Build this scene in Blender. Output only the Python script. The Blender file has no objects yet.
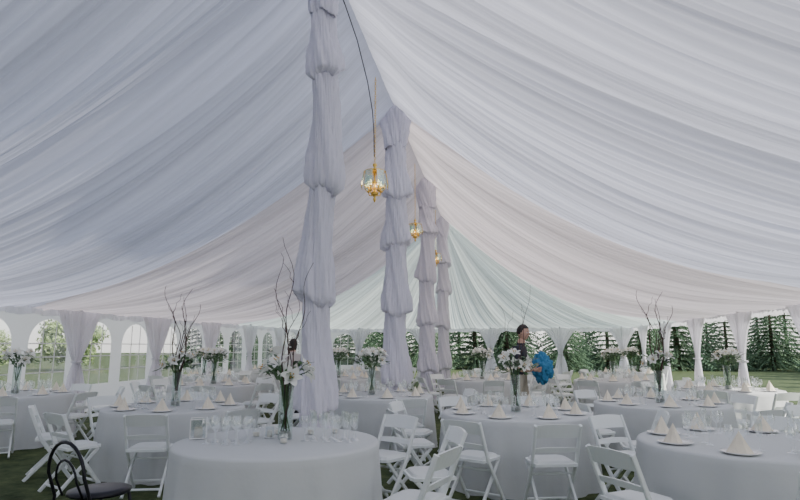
import bpy, math, random
import numpy as np
from mathutils import Vector, Matrix, noise
random.seed(7); rng=random.Random(11)
PI=math.pi
scene=bpy.context.scene
COL=scene.collection

# ---------------------------------------------------------------- materials
def new_mat(name):
    m=bpy.data.materials.new(name); m.use_nodes=True
    nt=m.node_tree; nt.nodes.clear()
    out=nt.nodes.new('ShaderNodeOutputMaterial')
    return m,nt,out
def pbr(name,col,rough=.6,metal=0,nscale=0,namt=0,bump=0,bscale=60,emis=None,es=0,spec=.5):
    m,nt,out=new_mat(name)
    b=nt.nodes.new('ShaderNodeBsdfPrincipled')
    b.inputs['Roughness'].default_value=rough; b.inputs['Metallic'].default_value=metal
    b.inputs['Specular IOR Level'].default_value=spec
    b.inputs['Base Color'].default_value=(*col,1)
    if nscale:
        tc=nt.nodes.new('ShaderNodeTexCoord'); n=nt.nodes.new('ShaderNodeTexNoise'); n.inputs['Scale'].default_value=nscale
        n.inputs['Detail'].default_value=4
        nt.links.new(tc.outputs['Object'],n.inputs['Vector'])
        r=nt.nodes.new('ShaderNodeValToRGB')
        r.color_ramp.elements[0].color=(*[c*(1-namt) for c in col],1); r.color_ramp.elements[1].color=(*[min(1,c*(1+namt)) for c in col],1)
        r.color_ramp.elements[0].position=.3; r.color_ramp.elements[1].position=.7
        nt.links.new(n.outputs['Fac'],r.inputs['Fac']); nt.links.new(r.outputs['Color'],b.inputs['Base Color'])
    if bump:
        tc=nt.nodes.new('ShaderNodeTexCoord'); n=nt.nodes.new('ShaderNodeTexNoise'); n.inputs['Scale'].default_value=bscale
        nt.links.new(tc.outputs['Object'],n.inputs['Vector'])
        bp=nt.nodes.new('ShaderNodeBump'); bp.inputs['Strength'].default_value=bump; bp.inputs['Distance'].default_value=.01
        nt.links.new(n.outputs['Fac'],bp.inputs['Height']); nt.links.new(bp.outputs['Normal'],b.inputs['Normal'])
    if emis:
        b.inputs['Emission Color'].default_value=(*emis,1); b.inputs['Emission Strength'].default_value=es
    nt.links.new(b.outputs[0],out.inputs[0]); return m
def fabric(name,col,trans=.5,tcol=None,bscale=25,bump=.25,stretch=(1,1,1),fold_shade=False):
    m,nt,out=new_mat(name)
    d=nt.nodes.new('ShaderNodeBsdfDiffuse'); t=nt.nodes.new('ShaderNodeBsdfTranslucent'); mx=nt.nodes.new('ShaderNodeMixShader')
    d.inputs[0].default_value=(*col,1); t.inputs[0].default_value=(*(tcol or col),1); mx.inputs[0].default_value=trans
    tc=nt.nodes.new('ShaderNodeTexCoord'); mp=nt.nodes.new('ShaderNodeMapping'); mp.inputs['Scale'].default_value=stretch
    n=nt.nodes.new('ShaderNodeTexNoise'); n.inputs['Scale'].default_value=bscale; n.inputs['Detail'].default_value=3
    nt.links.new(tc.outputs['Object'],mp.inputs[0]); nt.links.new(mp.outputs[0],n.inputs['Vector'])
    bp=nt.nodes.new('ShaderNodeBump'); bp.inputs['Strength'].default_value=bump; bp.inputs['Distance'].default_value=.02
    nt.links.new(n.outputs['Fac'],bp.inputs['Height'])
    nt.links.new(bp.outputs['Normal'],d.inputs['Normal']); nt.links.new(bp.outputs['Normal'],t.inputs['Normal'])
    nt.links.new(d.outputs[0],mx.inputs[1]); nt.links.new(t.outputs[0],mx.inputs[2]); nt.links.new(mx.outputs[0],out.inputs[0])
    if fold_shade:   # fold shading painted into the transmitted colour, darker in the pleat creases
        at=nt.nodes.new('ShaderNodeAttribute'); at.attribute_name='fold_shade'
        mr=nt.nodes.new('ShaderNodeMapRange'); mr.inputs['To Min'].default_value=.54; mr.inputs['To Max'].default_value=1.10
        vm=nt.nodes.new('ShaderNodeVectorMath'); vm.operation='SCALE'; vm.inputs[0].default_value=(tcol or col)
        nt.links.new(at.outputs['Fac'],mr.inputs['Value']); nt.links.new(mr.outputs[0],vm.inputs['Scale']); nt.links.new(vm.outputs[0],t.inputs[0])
    return m
def glass(name,tint=(1,1,1),refl=.12):
    m,nt,out=new_mat(name)
    tr=nt.nodes.new('ShaderNodeBsdfTransparent'); tr.inputs[0].default_value=(*tint,1)
    g=nt.nodes.new('ShaderNodeBsdfGlossy'); g.inputs['Roughness'].default_value=.05; g.inputs[0].default_value=(1,1,1,1)
    fr=nt.nodes.new('ShaderNodeLayerWeight'); fr.inputs[0].default_value=.35
    ad=nt.nodes.new('ShaderNodeMath'); ad.operation='MULTIPLY_ADD'; ad.inputs[1].default_value=.75; ad.inputs[2].default_value=refl; ad.use_clamp=True
    mx=nt.nodes.new('ShaderNodeMixShader')
    nt.links.new(fr.outputs['Facing'],ad.inputs[0]); nt.links.new(ad.outputs[0],mx.inputs[0])
    nt.links.new(tr.outputs[0],mx.inputs[1]); nt.links.new(g.outputs[0],mx.inputs[2]); nt.links.new(mx.outputs[0],out.inputs[0])
    return m

M={}
M['liner']=fabric('liner_white',(.70,.705,.77),.42,(.525,.53,.60),bscale=9,bump=.4,stretch=(.25,3,.25),fold_shade=True)
M['liner_b']=fabric('liner_blush',(.76,.70,.70),.42,(.60,.54,.54),bscale=9,bump=.4,stretch=(.25,3,.25),fold_shade=True)
M['liner_g']=fabric('liner_end',(.73,.78,.73),.52,(.62,.68,.625),bscale=9,bump=.4,fold_shade=True)  # green tint stands in for light bounced off trees and grass
M['drape']=fabric('drape_white',(.89,.87,.95),.24,bscale=14,bump=.6,stretch=(2,2,.6))
M['curtain']=fabric('curtain_white',(.90,.89,.93),.5,bscale=14,bump=.4,stretch=(2,2,.4))
M['wall']=fabric('sidewall_vinyl',(.88,.87,.86),.55,bscale=4,bump=.2)
M['cloth']=fabric('tablecloth',(.64,.66,.65),.06,bscale=6,bump=.3)
M['napkin']=pbr('napkin_ivory',(.82,.75,.60),.8,bump=.3)
M['plate']=pbr('plate_china',(.85,.85,.84),.15)
M['chair']=pbr('chair_white_paint',(.80,.84,.82),.4,bump=.05)
M['pad']=pbr('chair_pad_vinyl',(.70,.73,.71),.5)
M['metal']=pbr('black_metal',(.02,.02,.025),.35,.6)
M['glass']=glass('clear_glass',(.95,.97,.97),.16)
M['vglass']=glass('vase_glass',(.80,.88,.86),.10)
M['vinyl']=glass('clear_vinyl',(.96,.97,.97),.03)
M['stone']=pbr('pebbles',(.35,.33,.30),.6,nscale=60,namt=.4)
M['lily']=fabric('lily_petal',(.94,.94,.88),.3,bscale=40,bump=.1)
M['stamen']=pbr('lily_stamen',(.62,.36,.06),.7)
M['leaf']=pbr('leaf_green',(.05,.12,.035),.5,nscale=8,namt=.5)
M['twig']=pbr('willow_twig',(.07,.035,.03),.8,nscale=30,namt=.3)
M['brass']=pbr('brass',(.80,.53,.12),.28,.85)
M['bulb']=pbr('candle_bulb',(1,.85,.6),.3,emis=(1,.70,.32),es=9)
M['cglass']=glass('bevelled_glass',(.72,.88,.80),.24)
M['cable']=pbr('cable_dark',(.10,.09,.08),.6)
M['pole']=pbr('aluminium_pole',(.6,.6,.62),.4,.7)
M['card']=pbr('card_white',(.82,.82,.80),.7)
M['skin']=pbr('skin',(.55,.33,.24),.55)
M['hair']=pbr('hair_dark',(.025,.018,.014),.6,bump=.4,bscale=90)
M['shirt']=pbr('shirt_charcoal',(.022,.024,.034),.8,bump=.3,bscale=25)
M['trouser']=pbr('trouser_khaki',(.42,.38,.30),.8,bump=.3,bscale=25)
M['shoe']=pbr('shoe_black',(.02,.02,.02),.4)
M['eye']=pbr('eye_white',(.8,.8,.8),.3)
M['lip']=pbr('lip',(.42,.17,.14),.5)
M['blouse']=pbr('blouse_light',(.62,.56,.52),.8)
M['tulle']=fabric('tulle_blue',(.09,.30,.52),.25,bscale=20,bump=.8)
M['fir']=pbr('fir_needles',(.13,.205,.12),.85,nscale=1.2,namt=.55,spec=.1)
M['bush']=pbr('bush_leaves',(.26,.34,.15),.8,nscale=2,namt=.5,spec=.1)
M['bark']=pbr('bark',(.10,.07,.05),.9)
M['candle']=pbr('votive_wax',(.85,.80,.68),.6)
# grass
m,nt,out=new_mat('grass')
b=nt.nodes.new('ShaderNodeBsdfPrincipled'); b.inputs['Roughness'].default_value=.9; b.inputs['Specular IOR Level'].default_value=.1
tc=nt.nodes.new('ShaderNodeTexCoord'); n=nt.nodes.new('ShaderNodeTexNoise'); n.inputs['Scale'].default_value=3; n.inputs['Detail'].default_value=12; n.inputs['Roughness'].default_value=.75
r=nt.nodes.new('ShaderNodeValToRGB'); e=r.color_ramp.elements; e[0].color=(.025,.042,.018,1); e[1].color=(.12,.15,.065,1); e[0].position=.35; e[1].position=.68
bp=nt.nodes.new('ShaderNodeBump'); bp.inputs['Strength'].default_value=.6; n2=nt.nodes.new('ShaderNodeTexNoise'); n2.inputs['Scale'].default_value=40
nt.links.new(tc.outputs['Object'],n.inputs['Vector']); nt.links.new(tc.outputs['Object'],n2.inputs['Vector']); nt.links.new(n.outputs['Fac'],r.inputs['Fac'])
nt.links.new(n2.outputs['Fac'],bp.inputs['Height']); nt.links.new(bp.outputs[0],b.inputs['Normal']); nt.links.new(r.outputs['Color'],b.inputs['Base Color']); nt.links.new(b.outputs[0],out.inputs[0])
M['grass']=m

# ---------------------------------------------------------------- mesh builder
class MB:
    def __init__(s): s.v=[];s.f=[];s.m=[];s.s=[];s.mats=[]
    def mi(s,k):
        if k not in s.mats: s.mats.append(k)
        return s.mats.index(k)
    def add(s,vs,fs,mat,smooth=True,T=None):
        o=len(s.v); k=s.mi(mat)
        if T is not None: vs=[T@Vector(p) for p in vs]
        s.v.extend([tuple(p) for p in vs])
        for f in fs: s.f.append([i+o for i in f]); s.m.append(k); s.s.append(smooth)
    def box(s,c,d,mat,T=None):
        cx,cy,cz=c; dx,dy,dz=[q/2 for q in d]
        vs=[(cx+a*dx,cy+b*dy,cz+e*dz) for a in(-1,1) for b in(-1,1) for e in(-1,1)]
        s.add(vs,[(0,1,3,2),(4,6,7,5),(0,4,5,1),(2,3,7,6),(0,2,6,4),(1,5,7,3)],mat,False,T)
    def beam(s,p0,p1,w,h,mat,side=(1,0,0)):
        p0=Vector(p0);p1=Vector(p1); d=(p1-p0).normalized(); sd=Vector(side); sd=(sd-d*sd.dot(d)).normalized(); n=d.cross(sd)
        vs=[]
        ch=min(w,h)*.25
        ring=[(-w/2+ch,-h/2),(w/2-ch,-h/2),(w/2,-h/2+ch),(w/2,h/2-ch),(w/2-ch,h/2),(-w/2+ch,h/2),(-w/2,h/2-ch),(-w/2,-h/2+ch)]
        for p in(p0,p1):
            for a,b_ in ring: vs.append(p+sd*a+n*b_)
        fs=[(i,(i+1)%8,8+(i+1)%8,8+i) for i in range(8)]+[tuple(range(7,-1,-1)),tuple(range(8,16))]
        s.add(vs,fs,mat,False)
    def lathe(s,prof,n,mat,T=None,rf=None,cap=False,smooth=True):
        vs=[];fs=[]
        for j,(r_,z) in enumerate(prof):
            for i in range(n):
                a=2*PI*i/n; rr=r_ if rf is None else rf(r_,z,a,j)
                vs.append((rr*math.cos(a),rr*math.sin(a),z))
        for j in range(len(prof)-1):
            for i in range(n):
                fs.append((j*n+i,j*n+(i+1)%n,(j+1)*n+(i+1)%n,(j+1)*n+i))
        if cap: fs.append(tuple(range(n-1,-1,-1))); fs.append(tuple((len(prof)-1)*n+i for i in range(n)))
        s.add(vs,fs,mat,smooth,T)
    def tube(s,pts,rad,n,mat,T=None):
        pts=[Vector(p) for p in pts]; k=len(pts)
        if not hasattr(rad,'__len__'): rad=[rad]*k
        vs=[];fs=[]; ref=None
        for j in range(k):
            d=(pts[min(j+1,k-1)]-pts[max(j-1,0)]).normalized()
            if ref is None:
                ref=Vector((0,0,1)) if abs(d.z)<.9 else Vector((1,0,0))
            u=(ref-d*ref.dot(d)).normalized(); ref=u; w=d.cross(u)
            for i in range(n):
                a=2*PI*i/n; vs.append(pts[j]+(u*math.cos(a)+w*math.sin(a))*rad[j])
        for j in range(k-1):
            for i in range(n): fs.append((j*n+i,j*n+(i+1)%n,(j+1)*n+(i+1)%n,(j+1)*n+i))
        fs.append(tuple(range(n-1,-1,-1))); fs.append(tuple((k-1)*n+i for i in range(n)))
        s.add(vs,fs,mat,True,T)
    def sphere(s,c,r_,mat,nu=12,nv=8,T=None,fn=None):
        if not hasattr(r_,'__len__'): r_=(r_,)*3
        vs=[];fs=[]
        for j in range(nv+1):
            ph=PI*j/nv
            for i in range(nu):
                th=2*PI*i/nu; d=Vector((math.sin(ph)*math.cos(th),math.sin(ph)*math.sin(th),math.cos(ph)))
                p=Vector((d.x*r_[0],d.y*r_[1],d.z*r_[2]))
                if fn: p=fn(p,d)
                vs.append(p+Vector(c))
        for j in range(nv):
            for i in range(nu): fs.append((j*nu+i,(j+1)*nu+i,(j+1)*nu+(i+1)%nu,j*nu+(i+1)%nu))
        s.add(vs,fs,mat,True,T)
    def torus(s,c,R,r_,mat,T=None,n=10,m_=5):
        vs=[];fs=[]
        for i in range(n):
            a=2*PI*i/n
            for j in range(m_):
                b_=2*PI*j/m_; vs.append((c[0]+(R+r_*math.cos(b_))*math.cos(a),c[1]+(R+r_*math.cos(b_))*math.sin(a),c[2]+r_*math.sin(b_)))
        for i in range(n):
            for j in range(m_): fs.append((i*m_+j,((i+1)%n)*m_+j,((i+1)%n)*m_+(j+1)%m_,i*m_+(j+1)%m_))
        s.add(vs,fs,mat,True,T)
    def mesh(s,name):
        me=bpy.data.meshes.new(name); me.from_pydata(s.v,[],s.f)
        for k in s.mats: me.materials.append(M[k])
        me.polygons.foreach_set('material_index',s.m); me.polygons.foreach_set('use_smooth',s.s); me.update()
        return me
def obj(name,me,loc=(0,0,0),rz=0,sc=1):
    o=bpy.data.objects.new(name,me); COL.objects.link(o); o.location=loc; o.rotation_euler=(0,0,rz)
    o.scale=(sc,sc,sc) if not hasattr(sc,'__len__') else sc
    return o

# ---------------------------------------------------------------- tent layout
XR=-1.8; W=7.6; ZR=6.0; ZE=2.3; YP=[-4.0,.8,5.6,10.4,15.2,20.0]; YEND=26.8; YBACK=-10.8
def base(t): return ZR+(ZE-ZR)*t-.55*4*t*(1-t)
def pleat(u,t):
    w=u+.07*np.sin(u*2.1+1.3)+.035*np.sin(u*5.7+t*4)+.015*np.sin(u*11-t*6)
    a=1+.45*np.sin(u*.9+2*t)+.3*np.sin(u*2.3-3*t)
    d=.023*a*np.abs(np.sin(PI*w/.16))**.9+.012*np.sin(2*PI*w/.39+2*t)+.018*np.sin(2*PI*w/1.3+3*t)
    d+=.011*np.sin(2*PI*w/.083+5*np.sin(3*t+u))
    return d
def grid_obj(name,P,mat,matfn=None,mats=None,fold_shade=None):
    nu,nv=P.shape[:2]; me=bpy.data.meshes.new(name)
    idx=np.arange(nu*nv).reshape(nu,nv)
    F=np.stack([idx[:-1,:-1],idx[1:,:-1],idx[1:,1:],idx[:-1,1:]],-1).reshape(-1,4)
    me.from_pydata(P.reshape(-1,3).tolist(),[],F.tolist())
    for k in (mats or [mat]): me.materials.append(M[k])
    me.polygons.foreach_set('use_smooth',[True]*len(F))
    if matfn is not None:
        me.polygons.foreach_set('material_index',matfn(P[:-1,:-1]).reshape(-1).astype(int).tolist())
    if fold_shade is not None:
        at=me.attributes.new('fold_shade','FLOAT','POINT'); at.data.foreach_set('value',fold_shade.reshape(-1).astype(np.float32))
    me.update(); return obj(name,me)
def fold_shade_fac(d): return np.clip((d+.03)/.085,0,1)
for s,nm in((1,'ceiling_liner_right'),(-1,'ceiling_liner_left')):
    u=np.arange(YP[0],YP[-1]+.001,.018); u[-1]=YP[-1]; t=np.linspace(0,1,44)
    U,Tt=np.meshgrid(u,t,indexing='ij')
    v=((U-YP[0])/4.8)%1.0
    v[-1]=0
    g=(4*v*(1-v))**.8
    sag=g*(.60*np.sin(PI*Tt**.9)+.08)
    sh=.5+.5*np.clip(Tt*4,0,1)
    d0=pleat(U+ (0 if s>0 else 3.3),Tt)
    d=d0*sh*np.clip(Tt*12,.15,1)
    X=XR+s*W*Tt - s*.44*d
    Z=base(Tt)-sag*np.clip(Tt*8+.2,0,1)*(1-Tt**6*.7)-.9*d
    yy=U+.02*np.sin(U*17+Tt*9)
    P=np.stack([X,yy,Z],-1)
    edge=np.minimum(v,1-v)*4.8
    shade=fold_shade_fac(d0)*np.clip(.25+edge/.25,0,1)*np.clip(.3+Tt*25,0,1)  # painted shade also darkens the bay seams and the ridge
    grid_obj(nm,P,None,matfn=lambda q:(q[...,1]>10.4).astype(int),mats=['liner','liner_b'],fold_shade=shade)
def hip(nm,yp,ye,mat):
    h=abs(ye-yp); sg=1 if ye>yp else -1
    per=[(XR+W,yp),(XR+W,ye),(XR-W,ye),(XR-W,yp)]
    L=[h,2*W,h]; tot=sum(L); u=np.arange(0,tot,.028); u=np.append(u,tot)
    px=np.interp(u,[0,h,h+2*W,tot],[p[0] for p in per]); py=np.interp(u,[0,h,h+2*W,tot],[p[1] for p in per])
    t=np.linspace(0,1,44); U,Tt=np.meshgrid(u,t,indexing='ij'); PX=px[:,None];PY=py[:,None].copy()
    PY=np.where(np.abs(PY-yp)<.01,yp-sg*.12,PY)
    d0=pleat(U,Tt*.4); d=d0*np.clip(Tt*1.3,0,1)
    X=XR+(PX-XR)*Tt; Y=yp+(PY-yp)*Tt
    nx=-(PX-XR)/W*.35; ny=-(PY-yp)/h*.35
    gs=np.abs(np.sin(PI*U/3.04))*.12*np.sin(PI*Tt)
    Z=base(Tt)-gs-.9*d
    Z=np.where((U<.01)|(U>tot-.01),Z+.06,Z)
    grid_obj(nm,np.stack([X+nx*d,Y+ny*d,Z],-1),mat,fold_shade=fold_shade_fac(d0))
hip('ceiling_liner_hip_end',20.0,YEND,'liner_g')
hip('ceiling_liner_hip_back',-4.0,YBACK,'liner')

legs_y=[YEND-3.04*i for i in range(13)]
legs_y=[y for y in legs_y if y>YBACK+.5]+[YBACK]
XL=XR-W; XRT=XR+W
def valance(name,p0,p1):
    p0=Vector(p0);p1=Vector(p1); L=(p1-p0).length; n=int(L/.04); d=(p1-p0)/L; nn=Vector((-d.y,d.x))
    P=np.zeros((n+1,5,3))
    for i in range(n+1):
        q=p0+d*(L*i/n); w=.02*math.sin(i*1.1)+.012*math.sin(i*2.7)
        sc=.16+.05*abs(math.sin(PI*(L*i/n)/.76))
        for j in range(5): P[i,j]=(q.x+nn.x*w*(j+1)/3,q.y+nn.y*w*(j+1)/3,ZE+.03-sc*j/4)
    grid_obj(name,P,'curtain')
valance('trim_1',(XL+.05,YBACK),(XL+.05,YEND)); valance('trim_2',(XRT-.05,YBACK),(XRT-.05,YEND)); valance('trim_3',(XL,YEND-.05),(XRT,YEND-.05))

def curtain_mesh(wt,wb,seed,pw=1.7):
    r_=random.Random(seed); mb=MB(); nz=44; n=110; ztie=1.15; vs=[];fs=[]
    ph=[r_.uniform(0,6) for _ in range(4)]
    for side in(1,-1):
        for j in range(nz+1):
            z=.012+(2.26-.012)*j/nz
            if z>ztie: q=(z-ztie)/(2.26-ztie); hw=.10+(wt-.10)*q**pw; th=.07+.03*q
            else: q=(ztie-z)/ztie; hw=.10+(wb-.10)*(1-(1-q)**2.2); th=.07+.05*q
            for i in range(n+1):
                p=i/n*2-1
                rp=.6*math.sin(p*26+ph[0]+z)+.4*math.sin(p*43+ph[1]-z*1.3)+.3*math.sin(p*9+ph[2])
                edge=math.sqrt(max(0,1-p*p))
                vs.append((hw*p+.01*math.sin(z*6+p*4),side*(th*.55*edge)+th*.30*rp*min(1,edge*2),z))
    m_=n+1
    for s_ in range(2):
        o=s_*(nz+1)*m_
        for j in range(nz):
            for i in range(n):
                a=o+j*m_+i; fs.append((a,a+1,a+m_+1,a+m_))
    mb.add(vs,fs,'curtain')
    mb.torus((0,0,ztie),.10,.022,'curtain',n=18,m_=6)
    mb.lathe([(.035,0),(.035,2.35)],10,'pole',cap=True)
    return mb.mesh('tied_curtain')
cw=curtain_mesh(.70,.36,1,.9); cn=curtain_mesh(.75,.30,2); cn2=curtain_mesh(.62,.30,5)
for y in legs_y:
    if y>YEND-.1: continue
    if y>YBACK+.1: obj('tied_curtain',cw,(XL+.24,y,0),PI/2); obj('tied_curtain',cn,(XRT-.22,y,0),PI/2)
for i in range(1,5): obj('tied_curtain',cn2 if i%2 else cn,(XL+3.04*i,YEND-.22,0),0)
obj('tied_curtain',cn,(XL+.50,YEND-.5,0),PI/4); obj('tied_curtain',cn,(XRT-.45,YEND-.4,0),-PI/4)
# sidewall with arched clear windows; built along local x, then placed
def sidewall(name,p0,p1,nwin):
    p0=Vector((*p0,0)); p1=Vector((*p1,0)); Lw=(p1-p0).length; dr=(p1-p0)/Lw; T=Matrix.Translation(p0)@Matrix.Rotation(math.atan2(dr.y,dr.x),4,'Z')
    mb=MB(); cwid=Lw/nwin; hz=2.28
    for k in range(nwin):
        c=cwid*(k+.5); hw=cwid*.36; zc=1.2; zb=.62; zt=1.55
        angs=sorted(set([2*PI*i/48 for i in range(48)]+[math.atan2(sz-zc,sy) %(2*PI) for sy in(-cwid/2,cwid/2) for sz in(0,hz)]+[math.atan2(zb-zc,sy)%(2*PI) for sy in(-hw,hw)]))
        outr=[];inn=[]
        for a in angs:
            dy,dz=math.cos(a),math.sin(a); ts=[]
            if abs(dy)>1e-6: ts.append(cwid/2/abs(dy))
            if dz>1e-6: ts.append((hz-zc)/dz)
            if dz<-1e-6: ts.append(-zc/dz)
            to=min(ts); lo,hi=0,to
            for _ in range(24):
                md=(lo+hi)/2; yy=dy*md; zz=zc+dz*md
                ins=abs(yy)<hw and zz>zb and (zz<zt or (yy/hw)**2+((zz-zt)/(hw*.95))**2<1)
                if ins: lo=md
                else: hi=md
            outr.append((c+dy*to,0,zc+dz*to)); inn.append((c+dy*lo,0,zc+dz*lo))
        n_=len(angs); mb.add(outr+inn,[(i,(i+1)%n_,n_+(i+1)%n_,n_+i) for i in range(n_)],'wall',False,T)
        mb.add(inn,[tuple(range(n_))],'vinyl',False,T)
        q=lambda x,z:T@Vector((x,-.012,z))
        for yy in(-hw*.33,hw*.33): mb.beam(q(c+yy,zb),q(c+yy,zt+hw*.86),.022,.012,'wall',side=dr)
        for zz in(.95,1.27,zt): mb.beam(q(c-hw,zz),q(c+hw,zz),.022,.012,'wall',side=(0,0,1))
    obj(name,mb.mesh(name))
sidewall('wall_left',(XL,YBACK),(XL,YEND),25)
sidewall('wall_end',(XL+.02,YEND),(XL+3.04,YEND),2)
def plainwall(name,x0,y0,x1,y1):
    L=math.hypot(x1-x0,y1-y0); n=int(L/.04); P=np.zeros((n+1,2,3)); dx,dy=(x1-x0)/L,(y1-y0)/L
    for i in range(n+1):
        w=.025*math.sin(i*.9)+.02*math.sin(i*.37)
        for j in range(2): P[i,j]=(x0+(x1-x0)*i/n-dy*w,y0+(y1-y0)*i/n+dx*w,ZE*j+.01)
    grid_obj(name,P,'wall')
plainwall('wall_back',XL+.05,YBACK+.02,XRT-.05,YBACK+.02)

# draped centre poles: fabric sleeve bunched at ties
def drape_pole(seed,R=1.0):
    r_=random.Random(seed); mb=MB()
    ties=[0]+[z+r_.uniform(-.10,.10) for z in (.80,2.05,3.3,4.4,5.3)]+[6.02]
    sh=[(r_.uniform(0,6.28),r_.uniform(.12,.30),r_.uniform(0,6.28),r_.uniform(.6,1.4),r_.uniform(.8,1.1),r_.uniform(.05,.15)) for _ in ties]
    n=110; rows=[]
    for k in range(len(ties)-1):
        L=ties[k+1]-ties[k]
        for q in [0,.012,.03,.06,.10,.16,.24,.34,.46,.58,.70,.82,.90,.95,.985]:
            if k==0: r0=(.20/R**.7)-.05*q/R**.7
            elif k==len(ties)-2: r0=.145+.075*q
            else:
                pk=sh[k][5]
                r0=.122+.046*sh[k][4]*math.exp(-((q-pk)/.26)**2)+.026*(1-q)
                if q<.012: r0=.108
                elif q<.03: r0=.148
            rows.append((k,q,ties[k]+L*q,r0*R))
    rows.append((len(ties)-2,1,6.02,.24*R))
    vs=[];fs=[]
    for (k,q,z,r0) in rows:
        o,am,o2,f2,_,_2=sh[k]
        for i in range(n):
            a=2*PI*i/n; tw=a+.8*q*f2
            f=1+am*.5*math.sin(a+o)*(1-q)+.08*math.sin(3*tw+o2+1.5*q)+.08*math.sin(7*tw-o*2+2*q)+.06*math.sin(15*tw+o+3*q)+.035*math.sin(31*a+z*4)
            f+=.03*math.sin(11*z+4*a+o)*(1-abs(2*q-1))
            hem=0
            if k>0: hem=-(.06+.07*math.sin(a+o2)+.04*math.sin(3*a+o))*math.exp(-q*8)
            vs.append((r0*f*math.cos(a)+.022*math.sin(z*2.1+seed),r0*f*math.sin(a)+.02*math.cos(z*1.7+seed),max(.005,z+hem)))
    for j in range(len(rows)-1):
        for i in range(n): fs.append((j*n+i,j*n+(i+1)%n,(j+1)*n+(i+1)%n,(j+1)*n+i))
    mb.add(vs,fs,'drape'); mb.lathe([(.05,0),(.05,6.02)],12,'pole',cap=True)
    return mb.mesh('draped_tent_pole')
for i,y in enumerate(YP):
    if i==1: continue
    obj('draped_tent_pole',drape_pole(20+i,[1,1,1.04,1.42,1.42,1.35][i]),(XR,y+(.12 if i==2 else 0),0),i*1.3)

# chandeliers
def chandelier(drop):
    mb=MB()
    mb.lathe([(0.0,.30),(.03,.30),(.035,.27),(.015,.24),(.05,.20),(.11,.185),(.12,.17),(.06,.165),(.015,.15)],20,'brass')
    mb.lathe([(.02,-.24),(.024,-.1),(.014,-.05),(.03,.0),(.014,.05),(.018,.25)],10,'brass')
    mb.lathe([(.004,-.32),(.018,-.295),(.028,-.265),(.01,-.235),(.05,-.21),(.065,-.18),(.03,-.14),(.012,-.1)],16,'brass')
    mb.torus((0,0,.17),.16,.010,'brass',n=28); mb.torus((0,0,-.05),.165,.008,'brass',n=28)
    for i in range(6):
        a=2*PI*i/6; T=Matrix.Rotation(a,4,'Z')
        mb.tube([(0.02,0,.17),(.16,0,.17)],.006,6,'brass',T)
        w0,w1=.062,.070
        vs=[(.165,-w0,.165),(.165,w0,.165),(.205,w1,-.06),(.19,0,-.12),(.205,-w1,-.06)]
        vs+= [(x+.008,y,z) for x,y,z in vs]
        mb.add(vs,[(0,1,2,3,4),(9,8,7,6,5),(0,5,6,1),(1,6,7,2),(2,7,8,3),(3,8,9,4),(4,9,5,0)],'cglass',False,T)
        mb.tube([(.165,-w0,.17),(.207,-w1,-.06),(.192,0,-.12),(.207,w1,-.06)],.006,5,'brass',T)
    for i in range(5):
        a=2*PI*i/5+.3; T=Matrix.Rotation(a,4,'Z')
        mb.tube([(.01,0,-.16),(.05,0,-.21),(.085,0,-.20),(.10,0,-.15)],.009,6,'brass',T)
        T2=T@Matrix.Translation((.10,0,0))
        mb.lathe([(.008,-.16),(.034,-.145),(.034,-.138),(.012,-.13)],10,'brass',T2)
        mb.lathe([(.011,-.135),(.011,-.06)],8,'brass',T2)
        mb.lathe([(.008,-.06),(.020,-.035),(.016,-.005),(.002,.03)],8,'bulb',T2)
    z=.31; i=0
    while z<drop:
        T=Matrix.Translation((0,0,z))@Matrix.Rotation(PI/2*(i%2),4,'Z')@Matrix.Rotation(PI/2,4,'X')@Matrix.Diagonal((.6,1,1,1))
        mb.torus((0,0,0),.024,.006,'brass',T,n=10,m_=4); z+=.040; i+=1
    return mb.mesh('chandelier')
for y,z,sc in((8.45,4.0,1.0),(13.0,4.15,.85),(17.7,4.2,.85)):
    me=chandelier((5.75-z)/sc)
    obj('chandelier',me,(XR,y,z),.2,sc)
mb=MB()
pts=[(XR,6.08,5.85),(XR+.02,6.5,5.76),(XR+.03,7.1,5.62),(XR+.02,7.8,5.35),(XR,8.25,5.08),(XR,8.37,4.75),(XR,8.40,4.40)]
mb.tube(pts,.008,6,'cable'); obj('hanging_cable',mb.mesh('cable'))

# ---------------------------------------------------------------- table
mb=MB()
prof=[(0.001,.75),(.3,.75),(.6,.75),(.82,.75),(.845,.745),(.855,.73),(.858,.68),(.865,.6),(.872,.5),(.88,.35),(.888,.2),(.895,.05),(.90,.004)]
def trf(r0,z,a,j):
    if z>.72: return r0
    k=(.73-z)/.73
    return r0*(1+k*(.028*math.sin(14*a+.7*math.sin(3*a))+.018*math.sin(23*a+1)))
mb.lathe(prof,112,'cloth',rf=trf)
for a in (0,PI/2,PI,1.5*PI):
    mb.tube([(.55*math.cos(a),.55*math.sin(a),.74),(.6*math.cos(a),.6*math.sin(a),.0)],.016,8,'pole')
mb.box((0,0,.735),(1.1,1.1,.02),'bark')
table_me=mb.mesh('banquet_table')

# chair: front = +Y
mb=MB()
for sx in(-1,1):
    mb.beam((sx*.205,-.25,.80),(sx*.205,-.10,.44),.026,.04,'chair'); mb.beam((sx*.205,-.10,.44),(sx*.205,.215,.005),.026,.04,'chair')
    mb.beam((sx*.178,.15,.425),(sx*.178,-.245,.005),.024,.036,'chair')
vs=[]
for z in(.43,.455):
    for p in((-.195,-.17),(.195,-.17),(.20,.12),(.185,.175),(.14,.20),(-.14,.20),(-.185,.175),(-.20,.12)): vs.append((*p,z))
mb.add(vs,[tuple(range(7,-1,-1)),tuple(range(8,16))]+[(i,(i+1)%8,8+(i+1)%8,8+i) for i in range(8)],'chair',False)
vs=[];
for z,k in((.455,1),(.475,.93),(.48,.85)):
    for p in((-.175,-.15),(.175,-.15),(.18,.11),(.165,.155),(.12,.18),(-.12,.18),(-.165,.155),(-.18,.11)): vs.append((p[0]*k,p[1]*k,z))
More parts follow.
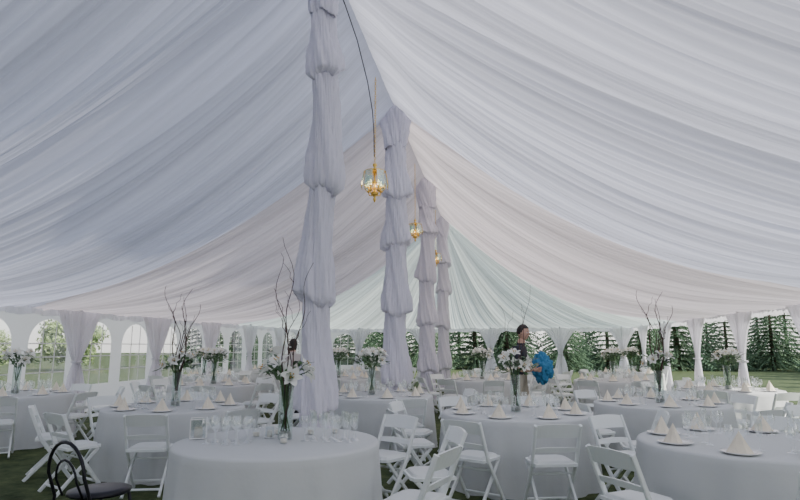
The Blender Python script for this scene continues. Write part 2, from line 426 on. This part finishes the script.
mb.add(vs,[(i,(i+1)%8,8+(i+1)%8,8+i) for i in range(8)]+[(8+i,8+(i+1)%8,16+(i+1)%8,16+i) for i in range(8)]+[tuple(range(16,24))],'pad',False)
def slat(z0,z1,bow):
    vs=[];n=9
    for i in range(n):
        q=i/(n-1)*2-1; x=q*.205; yb=-bow*(1-q*q)
        for z in(z0,z1):
            yc=-.25+(.80-z)*.4167+yb
            zz=z+(.012*(1-q*q) if z==z1 else 0)
            vs.append((x,yc-.009,zz)); vs.append((x,yc+.009,zz))
    fs=[]
    for i in range(n-1):
        a=i*4; b_=a+4
        fs+= [(a,b_,b_+2,a+2),(a+1,a+3,b_+3,b_+1),(a+2,b_+2,b_+3,a+3),(a,a+1,b_+1,b_)]
    fs+=[(0,2,3,1),((n-1)*4,(n-1)*4+1,(n-1)*4+3,(n-1)*4+2)]
    mb.add(vs,fs,'chair',False)
slat(.69,.80,.022); slat(.555,.59,.018)
mb.beam((-.205,.16,.085),(.205,.16,.085),.02,.03,'chair',side=(0,0,1)); mb.beam((-.178,-.19,.07),(.178,-.19,.07),.02,.03,'chair',side=(0,0,1))
mb.beam((-.205,-.02,.345),(.205,-.02,.345),.018,.018,'chair',side=(0,0,1))
chair_me=mb.mesh('folding_chair')

# bent-tube metal chair
mb=MB()
arc=[(-.21,-.2,.45)]+[(-.21*math.cos(a),-.26-.02*math.sin(a),.62+.22*math.sin(a)) for a in np.linspace(0,PI,13)]+[(.21,-.2,.45)]
mb.tube([(-.22,-.22,.0)]+arc+[(.22,-.22,0)],.012,8,'metal')
arc=[(-.12*math.cos(a),-.255-.02*math.sin(a),.58+.14*math.sin(a)) for a in np.linspace(0,PI,9)]
mb.tube([(-.12,-.2,.46)]+arc+[(.12,-.2,.46)],.008,8,'metal')
mb.lathe([(0.001,.445),(.2,.445),(.215,.455),(.21,.475),(.15,.485),(.001,.487)],24,'metal')
for sx in(-1,1): mb.tube([(sx*.17,.12,.45),(sx*.20,.2,.0)],.012,8,'metal')
mb.torus((0,0,.2),.19,.007,'metal',n=24)
metal_me=mb.mesh('metal_chair')

# glasses
def wine_glass(mb,x,y,z=0,s=1.0,kind=0):
    T=Matrix.Translation((x,y,z))@Matrix.Diagonal((s,s,s,1))
    if kind==0: pr=[(.034,.0),(.03,.004),(.006,.008),(.004,.04),(.004,.085),(.012,.095),(.03,.115),(.037,.14),(.036,.165),(.030,.195)]
    else: pr=[(.03,.0),(.027,.004),(.005,.008),(.004,.05),(.005,.085),(.016,.10),(.022,.14),(.024,.18),(.022,.22)]
    mb.lathe(pr,12,'glass',T)
def napkin(mb,x,y,rz,s=1):
    T=Matrix.Translation((x,y,0))@Matrix.Rotation(rz,4,'Z')@Matrix.Diagonal((s,s,s,1))
    vs=[(-.09,-.035,0),(-.05,-.075,0),(.05,-.075,0),(.09,-.035,0),(.0,.06,0),(0,-.01,.15),(-.03,-.045,.06),(.03,-.045,.06),(0,-.085,0),(-.055,.03,0),(.055,.03,0)]
    fs=[(0,1,6),(1,8,6),(8,7,6),(8,2,7),(2,3,7),(6,7,5),(0,6,5),(7,3,5),(3,10,5),(10,4,5),(4,9,5),(9,0,5)]
    mb.add(vs,fs,'napkin',False,T)
def plate(mb,x,y,z=0):
    mb.lathe([(.001,.006),(.08,.006),(.095,.012),(.13,.02),(.132,.017),(.09,.002),(.001,.001)],24,'plate',Matrix.Translation((x,y,z)))
def settings_meshes(seed,n=8):
    r_=random.Random(seed); g=MB();nk=MB();pl=MB()
    for k in range(n):
        a=2*PI*k/n+.2
        plate(pl,.66*math.cos(a),.66*math.sin(a))
        napkin(nk,.66*math.cos(a),.66*math.sin(a),a+PI/2,.98)
        for q,kk in((.42,0),(.45,1)):
            aa=a+(.22 if kk else .0); wine_glass(g,q*math.cos(aa),q*math.sin(aa),0,1,kk)
        wine_glass(g,.50*math.cos(a-.18),.50*math.sin(a-.18),0,.9,0)
    nk.v=[(p[0],p[1],p[2]+.010) for p in nk.v]
    return g.mesh('wine_glasses'),nk.mesh('folded_napkins'),pl.mesh('dinner_plates')
SET=[settings_meshes(1)]

def petal(mb,base_,axis,out,size,width,mat,curl=1.0):
    axis=Vector(axis).normalized(); out=Vector(out); out=(out-axis*out.dot(axis)).normalized(); sd=axis.cross(out)
    rows=[(0,.15),(.3,.75),(.6,1.0),(.85,.6),(1.0,.05)]; vs=[];fs=[]
    for q,w in rows:
        h=size*(.75*q-.35*curl*q**3); ro=size*(.12+.85*q**1.4)
        c=Vector(base_)+axis*h+out*ro*.8
        vs+= [c-sd*w*width/2, c-axis*width*.10*w, c+sd*w*width/2]
    for j in range(len(rows)-1):
        a=j*3; fs+=[(a,a+1,a+4,a+3),(a+1,a+2,a+5,a+4)]
    mb.add(vs,fs,mat,True)
def lily(mb,p,ax,size,r_):
    ax=Vector(ax).normalized(); t=Vector((0,0,1)) if abs(ax.z)<.8 else Vector((1,0,0)); u=ax.cross(t).normalized(); w=ax.cross(u)
    o=r_.uniform(0,2)
    for k in range(6):
        a=2*PI*k/6+o; petal(mb,p,ax,u*math.cos(a)+w*math.sin(a),size,size*(.50 if k%2 else .40),'lily',r_.uniform(.7,1.3))
    for k in range(4):
        a=2*PI*k/4+o; e=Vector(p)+ax*size*.5+(u*math.cos(a)+w*math.sin(a))*size*.15
        mb.tube([Vector(p),e],.0015,4,'leaf'); mb.sphere(e,.006,'stamen',6,4)
def centrepiece(seed,vh=.42,nl=8,nb=7,bh=1.55,spread=.2,nleaf=46,ls=.115,br=1.0):
    r_=random.Random(seed); mb=MB()
    mb.lathe([(.001,.004),(.056,.004),(.06,.01),(.058,.1),(.058,vh-.02),(.062,vh)],28,'vglass')
    mb.lathe([(.001,.012),(.052,.012),(.052,.05),(.04,.065),(.001,.068)],18,'stone')
    for k in range(12):
        a=r_.uniform(0,6.28); mb.tube([(.04*math.cos(a),.04*math.sin(a),.05),(.02*math.cos(a+2.5),.02*math.sin(a+2.5),vh*.6),(.06*math.cos(a+2.8),.06*math.sin(a+2.8),vh+.06)],.004,5,'leaf')
    for k in range(nl):
        a=2*PI*k/nl+r_.uniform(-.3,.3); e=r_.uniform(.05,1.2); rr=spread*math.cos(e)*r_.uniform(.7,1)
        p=Vector((rr*math.cos(a),rr*math.sin(a),vh+.07+.14*math.sin(e)+r_.uniform(-.03,.04)))
        mb.tube([(0.02*math.cos(a),.02*math.sin(a),vh-.02),(p.x*.5,p.y*.5,vh+.06),p],.004,5,'leaf')
        lily(mb,p,(math.cos(a)*math.cos(e),math.sin(a)*math.cos(e),math.sin(e)*.9+.15),r_.uniform(.85,1.1)*ls,r_)
    for k in range(nleaf):
        a=r_.uniform(0,6.28); e=r_.uniform(-.6,1.3); rr=r_.uniform(.05,spread*.9)
        p=Vector((rr*math.cos(a),rr*math.sin(a),vh+.04+r_.uniform(0,.12)))
        petal(mb,p,(math.cos(a)*.3,math.sin(a)*.3,1 if e>0 else -.6),(math.cos(a+r_.uniform(-.8,.8)),math.sin(a+r_.uniform(-.8,.8)),0),r_.uniform(.10,.19),r_.uniform(.025,.05),'leaf',r_.uniform(.3,1.5))
    for k in range(nb):
        a=r_.uniform(0,6.28); ln=r_.uniform(.6,1)*bh; tilt=r_.uniform(.05,.34); pts=[];rad=[]
        N=22; wob=r_.uniform(0,6)
        for i in range(N):
            q=i/(N-1); z=.08+ln*q; amp=.026*q*(1+q)
            x=math.cos(a)*tilt*q**1.3*ln*.6+amp*math.sin(q*15+wob); y=math.sin(a)*tilt*q**1.3*ln*.6+amp*math.cos(q*12+wob*2)
            pts.append((x,y,z)); rad.append((.0065*(1-q)+.0022)*br)
        mb.tube(pts,rad,5,'twig')
        for b in range(2):
            i=r_.randint(9,17); p0=Vector(pts[i]); aa=r_.uniform(0,6.28); q2=[p0]
            for s_ in range(1,7): q2.append(p0+Vector((math.cos(aa)*.02*s_+.012*math.sin(s_*2+aa),math.sin(aa)*.02*s_+.012*math.cos(s_*2.3),.042*s_)))
            mb.tube(q2,[.003*br]*3+[.002*br]*4,4,'twig')
    return mb.mesh('lily_centrepiece')
CP=[centrepiece(3,vh=.44,nl=7,nb=4,bh=1.85,spread=.17,nleaf=50,ls=.13,br=.85),centrepiece(4,nl=9,nb=3,bh=1.4,nleaf=60,br=.7),centrepiece(9,nb=6,bh=1.5,br=1.3,nleaf=60),centrepiece(12,nb=0,spread=.24,nleaf=90,nl=11,ls=.125)]

chairs=[]; tabs=[]
def chair_at(x,y,face,me=None,name='folding_chair'):
    for (cx,cy) in chairs:
        if (cx-x)**2+(cy-y)**2<.54**2: return
    for (tx,ty) in tabs:
        if (tx-x)**2+(ty-y)**2<1.17**2: return
    chairs.append((x,y)); obj(name,me or chair_me,(x,y,0),face)
def table(x,y,cp=0,rz=0,full=True,cpo=(0,0),sc=1):
    obj('banquet_table',table_me,(x,y,0),rz,(sc,sc,1))
    if full:
        g,n_,p=SET[0]
        obj('wine_glasses',g,(x,y,.752),rz); obj('folded_napkins',n_,(x,y,.752),rz); obj('dinner_plates',p,(x,y,.752),rz)
    if cp is not None: obj('lily_centrepiece',CP[cp],(x+cpo[0],y+cpo[1],.752),rz*2)
TX,TY=-1.76,4.60
TB=[
 (TX,TY,[20,60,340],0,0.0,False,(.04,.05)),
 (.195,6.98,[203,165,125,80,35,350,282,249],1,.3,True,(0,.0)),
 (-4.04,6.95,[250,290,330,20,60,110,160,210],2,.9,True,(0,0)),
 (-1.85,9.05,[200,240,300,345,25,155],3,.2,True,(-.1,0)),
 (2.15,8.45,[215,255,300,340,30,70,120,170],2,.5,True,(0,0)),
 (1.98,5.15,[130,175,215,265,60,20],None,.1,True,(0,0)),
 (2.55,13.8,[200,240,280,320,0,40,80,130],3,.4,True,(0,0)),
 (-5.6,11.0,[200,245,290,335,20,70,120,160],3,.7,True,(0,0)),
 (-7.6,8.3,[260,305,350,40,90],3,.3,True,(0,0)),
 (-.35,13.6,[200,240,280,325,0,45,90,140],3,.1,True,(0,0)),
 (-3.75,13.6,[200,240,280,320,0,45,90,140],3,.6,True,(0,0)),
 (4.0,11.2,[200,240,280,100,140],3,.6,True,(0,0)),
 (-7.5,14.2,[250,290,330,20,70],3,.6,True,(0,0)),
 (.6,17.6,[200,240,280,325,0,45,90,140],3,.1,True,(0,0)),
 (-3.8,17.9,[200,240,280,325,0,45,90,140],3,.1,True,(0,0)),
 (3.7,17.4,[200,240,280,45,90,140],3,.3,True,(0,0)),
 (-7.2,18.4,[240,280,325,0,45],3,.3,True,(0,0)),
 (-6.6,4.0,[20,60,110,150,330],1,.4,True,(0,0)),
 (4.2,6.4,[200,240,280,120,160],1,.4,True,(0,0)),
]
tabs=[(t[0],t[1]) for t in TB]
for i,(x,y,angs,cp,rz,full,cpo) in enumerate(TB): table(x,y,cp,rz,full,cpo,.95 if i==0 else 1)
MAN=(.36,10.0); WOM=(-3.85,10.7)
for i,(x,y,angs,cp,rz,full,cpo) in enumerate(TB):
    for a in angs:
        a_=math.radians(a); R=1.22+rng.uniform(-.02,.10); cx=x+R*math.cos(a_); cy=y+R*math.sin(a_)
        if any((cx-p[0])**2+(cy-p[1])**2<.65**2 for p in (MAN,WOM)): continue
        if any((cx-XR)**2+(cy-p)**2<.55**2 for p in YP): continue
        if cx<XL+.75 or cx>XRT-.75: continue
        if (cx+2.8)**2+(cy-4.05)**2<.55**2: continue
        chair_at(cx,cy,a_+PI/2+rng.uniform(-.12,.12))
obj('metal_chair',metal_me,(-2.88,4.0,0),-.35)

# near-table items
tx,ty=TX,TY; r_=random.Random(5)
g=MB()
def cluster(cx,cy,n,kind,dx=.092):
    for i in range(n):
        for j in range(3):
            wine_glass(g,cx+i*dx+(j%2)*.04+r_.uniform(-.01,.01),cy+j*.09+r_.uniform(-.01,.01),0,1,kind if (i+j)%3 else 0)
cluster(.22,.0,5,1); cluster(-.50,-.26,4,0)
obj('wine_glasses',g.mesh('wine_glasses_near'),(tx,ty,.752))
v=MB()
for x,y in((-.12,.30),(.16,.35),(.10,-.14),(-.25,.15),(.35,.45)):
    T=Matrix.Translation((x,y,0)); v.lathe([(.001,.003),(.028,.003),(.032,.01),(.034,.07)],14,'glass',T); v.lathe([(.001,.005),(.026,.005),(.026,.035),(.001,.036)],12,'candle',T)
obj('votive_candles',v.mesh('votives'),(tx,ty,.752))
# square glass lantern
f=MB(); a=.062; H=.155
for sx in(-1,1):
    for sy in(-1,1): f.beam((sx*a,sy*a,.0),(sx*a,sy*a,H),.008,.008,'card')
for z in(.005,H):
    for s_ in(-1,1):
        f.beam((-a,s_*a,z),(a,s_*a,z),.008,.008,'card',side=(0,0,1)); f.beam((s_*a,-a,z),(s_*a,a,z),.008,.008,'card',side=(0,0,1))
for s_ in(-1,1):
    f.box((0,s_*a,H/2),(2*a-.008,.003,H-.01),'glass'); f.box((s_*a,0,H/2),(.003,2*a-.008,H-.01),'glass')
f.box((0,0,.004),(2*a,2*a,.006),'card'); f.lathe([(.001,.008),(.034,.008),(.034,.085),(.028,.09),(.001,.086)],18,'candle'); f.tube([(0,0,.086),(.002,0,.10)],.0015,5,'metal')
fm=f.mesh('square_glass_lantern')
obj('square_glass_lantern',fm,(tx-.68,ty-.02,.754),.45); obj('square_glass_lantern',fm,(tx-.12,ty+.12,.754),.35,.62)

# ---------------------------------------------------------------- people
def skin_mesh(verts,edges,radii,sub=2,root=0):
    me=bpy.data.meshes.new('tmp'); me.from_pydata(verts,edges,[]); o=bpy.data.objects.new('tmp',me); COL.objects.link(o)
    o.modifiers.new('S','SKIN')
    for i,rr in enumerate(radii):
        me.skin_vertices[0].data[i].radius=(rr,rr)
        me.skin_vertices[0].data[i].use_root=(i==root)
    ss=o.modifiers.new('U','SUBSURF'); ss.levels=sub; ss.render_levels=sub
    dg=bpy.context.evaluated_depsgraph_get(); dg.update(); ev=o.evaluated_get(dg); em=ev.to_mesh()
    vs=[tuple(v.co) for v in em.vertices]; fs=[tuple(p.vertices) for p in em.polygons]
    ev.to_mesh_clear(); bpy.data.objects.remove(o); bpy.data.meshes.remove(me)
    return vs,fs
def person(name,loc,rz,J,clothes,hair_long=False,sc=1):
    names=['pelvis','waist','chest','nb','neck','headb']
    V=[J[n] for n in names]; rad=[.125,.118,.130,.085,.062,.060]
    E=[(i,i+1) for i in range(5)]
    lab=['legs','top','top','skin','skin']
    for s in('l','r'):
        b0=len(V); V+= [J['sh_'+s],J['el_'+s],J['fa_'+s],J['wr_'+s]]; rad+= [.075,.054,.046,.030]
        E+= [(2,b0),(b0,b0+1),(b0+1,b0+2),(b0+2,b0+3)]; lab+=['top','sleeve','skin','skin']
        b0=len(V); V+= [J['hip_'+s],J['kn_'+s],J['cf_'+s],J['an_'+s],J['to_'+s]]; rad+=[.10,.07,.066,.05,.042]
        E+= [(0,b0),(b0,b0+1),(b0+1,b0+2),(b0+2,b0+3),(b0+3,b0+4)]; lab+=['legs']*4+['shoe']
    vs,fs=skin_mesh(V,E,rad,3)
    mb=MB(); VV=[Vector(v) for v in V]
    for f in fs:
        c=sum((Vector(vs[i]) for i in f),Vector())/len(f); best=None
        for (a,b_),l in zip(E,lab):
            A,B=VV[a],VV[b_]; t=max(0,min(1,(c-A).dot(B-A)/(B-A).length_squared)); d=(c-(A+(B-A)*t)).length/( .02+rad[a]*(1-t)+rad[b_]*t)
            if best is None or d<best[0]: best=(d,l,t)
        l=best[1]
        if l=='skin' and c.z<J['neck'][2]-.02 and c.z>J['chest'][2] and abs(c.y)<.2 and c.x<.18: l='top'
        if l=='sleeve': l='top' if best[2]<.8 else 'skin'
        if l in('legs','top') and abs(c.y)<.2 and c.x<.16: l='top' if c.z>J['pelvis'][2]+.05 else 'legs'
        if c.z<.065: l='shoe'
        mt={'top':clothes[0],'legs':clothes[1],'skin':'skin','shoe':'shoe'}[l]
        mb.f.append(list(f)); mb.m.append(mb.mi(mt)); mb.s.append(True)
    mb.v=list(vs)
    H=Vector(J['head']); tl=J.get('tilt',0); T=Matrix.Translation(H)@Matrix.Rotation(J.get('turn',0),4,'Z')@Matrix.Rotation(tl,4,'Y')
    G=lambda d,u,v,s_: math.exp(-((d-Vector(u).normalized()).length/s_)**2)*v
    def hf(p,d):
        q=p.copy()
        if d.z<0: q.y*=1-.24*(-d.z)
        if d.z<-.2 and d.x<0: q.x*=.80
        q.x+=G(d,(1,0,-.12),.022,.14)+G(d,(1,0,.10),.007,.16)
        q.x-=G(d,(1,.36,.12),.008,.16)+G(d,(1,-.36,.12),.008,.16)
        q.x+=G(d,(1,.30,.32),.005,.2)+G(d,(1,-.30,.32),.005,.2)
        q.x+=G(d,(.8,0,-.85),.016,.25)+G(d,(1,0,-.5),.004,.12)
        return q
    mb.sphere((0,0,0),(.096,.076,.120),'skin',48,32,T,hf)
    for sy in(-1,1):
        mb.sphere((.080,sy*.031,.013),(.009,.013,.007),'eye',10,6,T); mb.sphere((.0865,sy*.031,.013),(.004,.005,.0055),'hair',8,6,T)
        mb.sphere((.088,sy*.032,.034),(.006,.017,.0035),'hair',10,6,T)
        mb.sphere((-.004,sy*.074,-.004),(.018,.009,.030),'skin',10,8,T)
    mb.sphere((.086,0,-.056),(.008,.022,.007),'lip',10,6,T)
    def hair(p,d):
        q=p.copy()
        if d.x>.30 and d.z<.52: q=q*.84
        elif not hair_long and d.z<-.45: q=q*.8
        elif hair_long and d.z<-.1: q.z*=1.5
        return q+q.normalized()*.004*math.sin(d.y*30+d.z*20)
    mb.sphere((-.010,0,.014),(.101,.084,.120),'hair',40,26,T,hair)
    for s,sg in(('l',1),('r',-1)):
        w=Vector(J['wr_'+s]); d=(Vector(J['hd_'+s])-w).normalized(); n_=Vector(J.get('pn_'+s,(0,-sg,-.2))); n_=(n_-d*n_.dot(d)).normalized(); sd=d.cross(n_)
        if sd.z<0: sd=-sd
        pv,pf=skin_mesh([tuple(w-d*.01),tuple(w+d*.035),tuple(w+d*.085)],[(0,1),(1,2)],[.026,.036,.034],2)
        cc=w+d*.05; pv=[tuple(cc+(Vector(p)-cc)-n_*((Vector(p)-cc).dot(n_)*.5)) for p in pv]
        mb.add(pv,pf,'skin')
        for k,(off,ln) in enumerate(((.030,.070),(.010,.080),(-.010,.074),(-.029,.058))):
            b0=w+d*.07+sd*off; p1=w+d*.098+sd*off; p2=p1+(d*.85+n_*.5).normalized()*ln*.42; p3=p2+(d*.35+n_*.9).normalized()*ln*.33; p4=p3+(n_-d*.2).normalized()*ln*.25
            pv,pf=skin_mesh([tuple(q) for q in(b0,p1,p2,p3,p4)],[(0,1),(1,2),(2,3),(3,4)],[.010,.010,.009,.0085,.007],1); mb.add(pv,pf,'skin')
        b0=w+d*.02+sd*.02; p1=w+d*.045+sd*.05+n_*.012; p2=p1+(d*.7+sd*.3+n_*.4).normalized()*.032; p3=p2+(d*.7+n_*.6).normalized()*.025
        pv,pf=skin_mesh([tuple(q) for q in(b0,p1,p2,p3)],[(0,1),(1,2),(2,3)],[.012,.012,.010,.008],1); mb.add(pv,pf,'skin')
    me=mb.mesh(name); return obj(name,me,loc,rz,sc)
JM=dict(pelvis=(0,0,.95),waist=(.01,0,1.10),chest=(.02,0,1.32),nb=(.03,0,1.45),neck=(.045,0,1.51),headb=(.06,0,1.57),head=(.08,0,1.655),tilt=.18,turn=-.2,
 sh_l=(.02,.18,1.385),el_l=(.05,.25,1.11),fa_l=(.16,.23,1.08),wr_l=(.29,.19,1.06),hd_l=(.38,.15,1.05),pn_l=(0,-1,.2),
 sh_r=(.02,-.18,1.385),el_r=(.03,-.26,1.10),fa_r=(.13,-.25,1.08),wr_r=(.26,-.215,1.08),hd_r=(.35,-.18,1.08),pn_r=(0,1,.2),
 hip_l=(0,.095,.90),kn_l=(.09,.10,.50),cf_l=(.06,.10,.36),an_l=(.03,.10,.085),to_l=(.20,.11,.045),
 hip_r=(0,-.095,.90),kn_r=(-.02,-.10,.49),cf_r=(-.07,-.10,.36),an_r=(-.14,-.10,.09),to_r=(.02,-.11,.045))
person('man_carrying_tulle',(MAN[0],MAN[1],0),-.25,JM,('shirt','trouser'),sc=1.04)
def tul(p,d):
    nz=noise.noise(Vector(d)*2.6)*.32+noise.noise(Vector(d)*6.0+Vector((3,1,2)))*.20+abs(noise.noise(Vector(d)*11))*.10
    return p*(1+nz)
mb=MB(); mb.sphere((0,0,0),(.15,.145,.235),'tulle',64,48,None,tul)
for k in range(8):
    a=rng.uniform(0,6.28); z0=rng.uniform(-.22,.10); p0=Vector((.08*math.cos(a),.08*math.sin(a),z0)); o=Vector((math.cos(a),math.sin(a),rng.uniform(-.6,.5)))
    petal(mb,p0,(0,0,1),o,rng.uniform(.08,.13),rng.uniform(.06,.12),'tulle',1.5)
obj('blue_tulle_bundle',mb.mesh('tulle'),(MAN[0]+.37,MAN[1]-.09,1.14),.3)
JW=dict(JM); JW.update(head=(.13,0,1.60),neck=(.08,0,1.46),headb=(.10,0,1.52),nb=(.05,0,1.41),chest=(.035,0,1.28),tilt=.35,
 sh_l=(.03,.155,1.35),sh_r=(.03,-.155,1.35),el_l=(.05,.20,1.08),el_r=(.05,-.20,1.08),wr_l=(.25,.12,.98),fa_l=(.14,.17,1.03),hd_l=(.33,.09,.95),wr_r=(.25,-.12,.98),fa_r=(.14,-.17,1.03),hd_r=(.33,-.09,.95))
person('woman',(WOM[0],WOM[1],0),1.9,JW,('blouse','shirt'),True,.95)

# ---------------------------------------------------------------- outside
mb=MB(); S=120; n=24; vs=[];fs=[]
for i in range(n+1):
    for j in range(n+1): vs.append((-S+2*S*i/n,-S+2*S*j/n,0))
for i in range(n):
    for j in range(n): a=i*(n+1)+j; fs.append((a,a+n+1,a+n+2,a+1))
mb.add(vs,fs,'grass',True); obj('floor',mb.mesh('floor'))
def fir(seed,h=7,r0=2.2):
    r_=random.Random(seed); mb=MB()
    mb.tube([(0,0,0),(0,0,h*.95)],[.16,.03],8,'bark')
    L=26; vs=[];fs=[]
    for k in range(L):
        q=k/(L-1); z=.3+(h-.35)*q; R=r0*(1-q)**.9+.10; nb=max(5,int(15*(1-q)+5))
        for i in range(nb):
            a=2*PI*i/nb+r_.uniform(-.25,.25); ln=R*r_.uniform(.7,1.12)
            d=Vector((math.cos(a),math.sin(a),0)); sd=Vector((-math.sin(a),math.cos(a),0))
            ns=max(3,int(ln/.16))
            for s_ in range(1,ns+1):
                t=s_/ns; c=d*ln*t+Vector((0,0,z+.10*ln*t-.38*ln*t*t))
                for sg in(-1,1):
                    l=.10+.20*(1-t)*min(1,ln); tip=c+sd*sg*l+d*.10+Vector((0,0,-.06-r_.uniform(0,.08))); w=d*.055
                    o=len(vs); vs+=[c-w,c+w,tip+w*.25+Vector((0,0,.02)),tip-w*.35]; fs.append((o,o+1,o+2,o+3))
                o=len(vs); vs+=[c-sd*.05,c+sd*.05,c+d*.13-Vector((0,0,.07))]; fs.append((o,o+1,o+2))
    mb.add(vs,fs,'fir',False)
    return mb.mesh('fir_tree')
FI=[fir(1),fir(2,8.5,2.6),fir(3,6,2.0)]
def bush(seed,R=1.2):
    r_=random.Random(seed); mb=MB()
    mb.tube([(0,0,0),(0,0,R)],[.12,.05],6,'bark')
    for k in range(3600):
        u=r_.uniform(-.9,1); a=r_.uniform(0,6.28); rr=R*(.75+.35*noise.noise(Vector((math.cos(a)*2,math.sin(a)*2,u*2+seed))))*r_.uniform(.7,1.05)
        s_=math.sqrt(max(0,1-u*u)); p=Vector((rr*s_*math.cos(a),rr*s_*math.sin(a),max(.05,R*.9+rr*u*.9)))
        x=Vector((r_.uniform(-1,1),r_.uniform(-1,1),r_.uniform(-1,1))).normalized(); y=x.orthogonal().normalized(); l=.055*R
        mb.add([p-x*l,p-y*l*.5,p+x*l,p+y*l*.5],[(0,1,2,3)],'bush',False)
    return mb.mesh('leafy_tree')
BU=[bush(1),bush(2,1.6)]
r_=random.Random(3)
for k in range(2):
    for i in range(19):
        obj('fir_tree',FI[(i+k)%3],(-20+i*2.6+k*1.3+r_.uniform(-.8,.8),38+k*6.5+r_.uniform(-2,2),0),r_.uniform(0,6),r_.uniform(.7,1.15))
for k in range(2):
    for i in range(11):
        obj('fir_tree',FI[(i*2+k)%3],(18+k*5.5+r_.uniform(-1.2,1.2),3+i*3.1+k,0),r_.uniform(0,6),r_.uniform(.75,1.1))
for i in range(8):
    obj('leafy_tree',BU[i%2],(-26+r_.uniform(-1.5,1.5),2+i*4.3,0),r_.uniform(0,6),r_.uniform(1.1,1.6))

# ---------------------------------------------------------------- light
w=bpy.data.worlds.new('World'); scene.world=w; w.use_nodes=True; nt=w.node_tree; nt.nodes.clear()
o=nt.nodes.new('ShaderNodeOutputWorld'); bg=nt.nodes.new('ShaderNodeBackground'); tc=nt.nodes.new('ShaderNodeTexCoord'); sp=nt.nodes.new('ShaderNodeSeparateXYZ'); rp=nt.nodes.new('ShaderNodeValToRGB')
e=rp.color_ramp.elements; e[0].position=0; e[0].color=(1,.98,.94,1); e[1].position=.7; e[1].color=(.62,.71,.93,1)
nt.links.new(tc.outputs['Generated'],sp.inputs[0]); nt.links.new(sp.outputs['Z'],rp.inputs['Fac']); nt.links.new(rp.outputs['Color'],bg.inputs[0]); nt.links.new(bg.outputs[0],o.inputs[0])
bg.inputs[1].default_value=1.95
sl=bpy.data.lights.new('sun','SUN'); sl.energy=9.5; sl.angle=.02; sl.color=(1,.95,.88); so=bpy.data.objects.new('sun',sl); COL.objects.link(so)
so.rotation_euler=Vector((-1.25,.35,-1)).to_track_quat('-Z','Y').to_euler()

cam=bpy.data.cameras.new('camera'); co=bpy.data.objects.new('camera',cam); COL.objects.link(co); scene.camera=co
cam.sensor_width=36; cam.lens=36*576/800; cam.clip_start=.05; cam.clip_end=500
co.location=(0,0,1.5); co.rotation_euler=(PI/2+math.atan(96/576),0,math.atan(.166))
